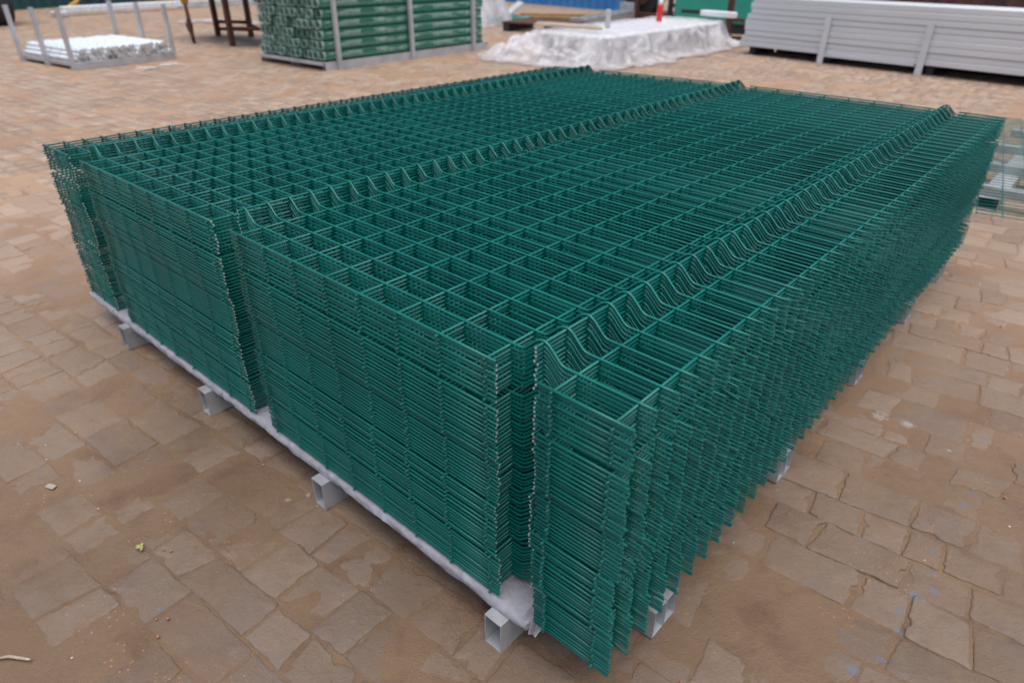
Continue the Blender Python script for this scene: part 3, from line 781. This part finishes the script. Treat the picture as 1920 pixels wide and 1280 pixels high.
for i, (x, y, L, rz_, mt, lb) in enumerate([(-8.3, 9.9, 1.5, .5, 'oldwood', 'old ochre timber beam lying behind the brown pallet'), (-8.2, 10.7, 1.9, .62, 'oldwood', 'second ochre timber beam nearer the blue wall'), (-8.7, 9.5, .8, .4, 'mgreen', 'faded green beam lying beside the white plastic heap')]):
    mb = MB(); mb.box((-L/2, -.09, 0), (L/2, .09, .12), bev=.01); tag(mb.build('timber_beam', M[mt], None, (x, y, 0), rz_), lb, 'timber')
mb = MB(); mb.box((-.02, -.25, 0), (.02, .25, .5), bev=.004); o = mb.build('grey_board', M['board'], None, (-8.9, 9.5, .02), .5); o.rotation_euler = (0, .9, .9)
tag(o, 'grey board leaning over beside the white plastic heap', 'board')
for i in range(7):
    L = .3; x = -6.95-.1*i*.3; y = 9.6+i*.5
    t = empty('galvanised_box', (-7.15-.11*i, 9.7+.47*i, 0), .1); tag(t, 'open galvanised box, %s in the row behind the sheeted pile counted from the left' % ones[i+1], 'metal box', 'row of galvanised boxes')
    mb = MB(); mb.rtube((-.16, -.2, 0), (.16, .2, .16 if i < 5 else .30), 2, .01); mb.build('body', M['galv'], t)
    mb = MB(); mb.box((-.13, -.17, .12), (.13, .17, .135)); mb.build('contents', M['pipewrap'], t)
# machine frames near the back right
framework('machine_frame', (-6.9, 11.9, 0), .1, [
    ('post', (-.6, -.03, 0), (-.52, .05, 1.6), 'rust'), ('post', (.1, -.03, 0), (.18, .05, 1.6), 'dark'), ('post', (.7, -.03, 0), (.78, .05, 1.6), 'rust'),
    ('rail', (-.51, -.02, .4), (.09, .04, .46), 'galvd'), ('rail', (.19, -.02, .25), (.69, .04, .31), 'dark'), ('base', (-.7, .06, .0), (.9, .9, .12), 'rust')],
    'dark rusty machine frame standing behind the sheeted pile', 'machine frame')
mb = MB(); mb.box((-.05, -.012, 0), (.05, .012, 1.3), bev=.003); o = mb.build('white_board', M['white'], None, (-6.35, 10.8, 0), .2); o.rotation_euler = (.0, .1, .2)
tag(o, 'narrow white board leaning against the rusty machine frame', 'board')
ty = empty('tyre_stack', (-7.5, 12.2, 0)); tag(ty, 'black tyre standing at the right end of the blue wall', 'tyre')
mb = MB(); mb.tube([(0, -.11, .42), (0, -.08, .42), (0, .08, .42), (0, .11, .42)], [.34, .42, .42, .34], 28); mb.build('tread', M['dark'], ty)
mb = MB(); mb.tube([(0, -.13, .42), (0, -.111, .42)], [.17, .2], 20); mb.build('hub', M['rust'], ty)
gm = empty('green_machine', (-5.25, 10.75, 0), .3); tag(gm, 'teal green machine cabinet left of the pale beam stack', 'machine')
mb = MB(); mb.box((-.62, -.3, .14), (.75, .7, 1.5), bev=.03); mb.build('cabinet', M['mgreen'], gm)
mb = MB(); mb.box((-.55, -.25, 0), (.7, .65, .138)); mb.build('plinth', M['dark'], gm)
mb = MB(); mb.box((-.4, -.325, .8), (-.35, -.302, 1.3), bev=.004); mb.build('handle', M['dark'], gm)
framework('rusty_frame', (-4.46, 9.62, 0), .1, [('post', (-.04, -.04, 0), (.04, .04, 1.3), 'rust'), ('rail', (.041, -.03, .26), (.62, .03, .31), 'rust'), ('rail', (-.75, -.03, .34), (-.041, .03, .39), 'dark'), ('brace', (.05, -.12, .03), (.6, -.06, .08), 'rust')],
          'rusty brown upright frame between the white sheet and the beam stack', 'steel frame')
mb = MB(); mb.tube([(0, 0, 0), (0, 0, .01), (0, 0, .06), (0, 0, .075)], [.05, .06, .055, .02], 12)
tag(mb.build('yellow_cap', M['yellow'], None, (-4.2, 9.7, .0)), 'small yellow cup on the ground beside the rusty upright frame', 'cup')
# posts and junk showing over the beam stack
for i, (x, mt, lb, ct) in enumerate([(.0, 'board', 'pale grey post bundle showing above the middle of the beam stack', 'posts'), (1.25, 'board', 'wide pale grey post bundle at the far right above the beams', 'posts'), (.75, 'mgreen', 'thin green post standing behind the beam stack', 'post')]):
    t = empty('post_group', (x-.5, 10.2+.2*i, 0)); tag(t, lb, ct)
    for k in range(5 if i < 2 else 1):
        mb = MB(); mb.rtube((k*.075, 0, 0), (k*.075+.05, .05, 1.15), 2, .003); mb.build('post', M[mt], t)

# ------------------------------------------------------------------ litter on the paving
def scrap(name, loc, size, seed, mt, label, cat, h=.01):
    r_ = np.random.RandomState(seed); n = 12
    g1, g2 = np.meshgrid(np.linspace(-1, 1, n), np.linspace(-1, 1, n))
    ang = np.arctan2(g2, g1); q = np.maximum(abs(g1), abs(g2)); rad = q*(1+.35*np.sin(ang*3+seed)+.2*np.sin(ang*5+2*seed))
    V = np.stack([np.cos(ang)*rad*size[0], np.sin(ang)*rad*size[1], .006+h*fbm(g1+seed, g2, seed, 2.5, 3)], -1).reshape(-1, 3)
    F = [(j*n+i, j*n+i+1, (j+1)*n+i+1, (j+1)*n+i) for j in range(n-1) for i in range(n-1)]
    mb = MB(); mb.add(V, F, 0, True); return tag(mb.build(name, M[mt], None, loc), label, cat)
scrap('plastic_scrap', (-7.70, 2.58, 0), (.10, .09), 3, 'sheet', 'scrap of white film on the paving right of the pipe pallet, nearer piece', 'plastic scrap', .02)
scrap('plastic_scrap', (-7.80, 2.85, 0), (.10, .11), 5, 'sheet', 'scrap of white film on the paving right of the pipe pallet, farther piece', 'plastic scrap', .02)
scrap('plastic_sheet', (-12.6, 5.75, 0), (.45, .40), 8, 'sheet', 'white film spread on the ground behind the ochre rag stick', 'plastic sheet', .05)
scrap('plastic_sheet', (-11.6, 6.6, 0), (.5, .6), 12, 'sheet', 'white film on the ground under the rusty work table', 'plastic sheet', .05)
# leaf
lf = scrap('leaf', (-.90, -.36, .0), (.010, .006), 2, 'leaf', 'small crumpled yellow-green leaf lying on the near left paving', 'leaf', .006)
mb = MB(); mb.tube([(-.03, 0, .006), (-.01, .003, .007), (.012, .0, .006), (.032, -.004, .007)], [.002, .003, .003, .0018], 8)
tag(mb.build('broken_twig', M['twig'], None, (-.805, -.62, .0), .75), 'broken pale twig on the paving at the bottom left corner', 'twig')
mb = MB(); mb.box((-.012, -.007, 0), (.012, .007, .006), bev=.002)
tag(mb.build('stone_chip', M['stone'], None, (-1.25, -.42, .001), .4), 'flat grey stone chip on the paving at the left edge', 'stone chip')
# loose grit
mb = MB(); r_ = np.random.RandomState(77)
def pebble(x, y, s, mi):
    n = 6; V = []
    for i, t in enumerate((-.9, -.3, .4, .95)):
        q = math.sqrt(max(0, 1-t*t))+.05
        for k in range(n):
            a = k*2*math.pi/n; V.append((x+s*q*math.cos(a)*r_.uniform(.7, 1.3), y+s*q*math.sin(a)*r_.uniform(.7, 1.3), .003+s*.5+s*.6*t))
    F = [(i*n+k, i*n+(k+1) % n, (i+1)*n+(k+1) % n, (i+1)*n+k) for i in range(3) for k in range(n)]+[tuple(range(18, 24)), tuple(range(5, -1, -1))]
    mb.add(V, F, mi, True)
for _ in range(420):
    x, y = r_.uniform(-2.2, 1.0), r_.uniform(-.9, 2.6)
    if -2.1 < x < .03 and 0 < y: continue
    if vnoise(np.array([x]), np.array([y]), 5, 4)[0] < .45: continue
    pebble(x, y, r_.choice([.0012, .0018, .0025, .004], p=[.45, .35, .15, .05]), r_.choice([0, 1, 2], p=[.5, .3, .2]))
for (x, y, s) in ((-.86, -.33, .0022), (-.845, -.32, .003), (-.70, -.415, .0022), (-.685, -.40, .003), (-.66, -.43, .003), (.44, 1.05, .0035)): pebble(x, y, s, 1)
M['grit2'] = mat('brick_crumb', (.30, .13, .08), .85, 0, .2, 0, noise=(60, (.38, .15, .08), 3, .4, .7))
M['grit3'] = mat('pale_crumb', (.6, .56, .5), .85, 0, .2, 0, noise=(60, (.5, .45, .4), 3, .4, .7))
tag(mb.build('loose_grit', [M['stone'], M['grit2'], M['grit3']]), 'fine loose grit and brick crumbs scattered on the paving', 'grit', kind='stuff')
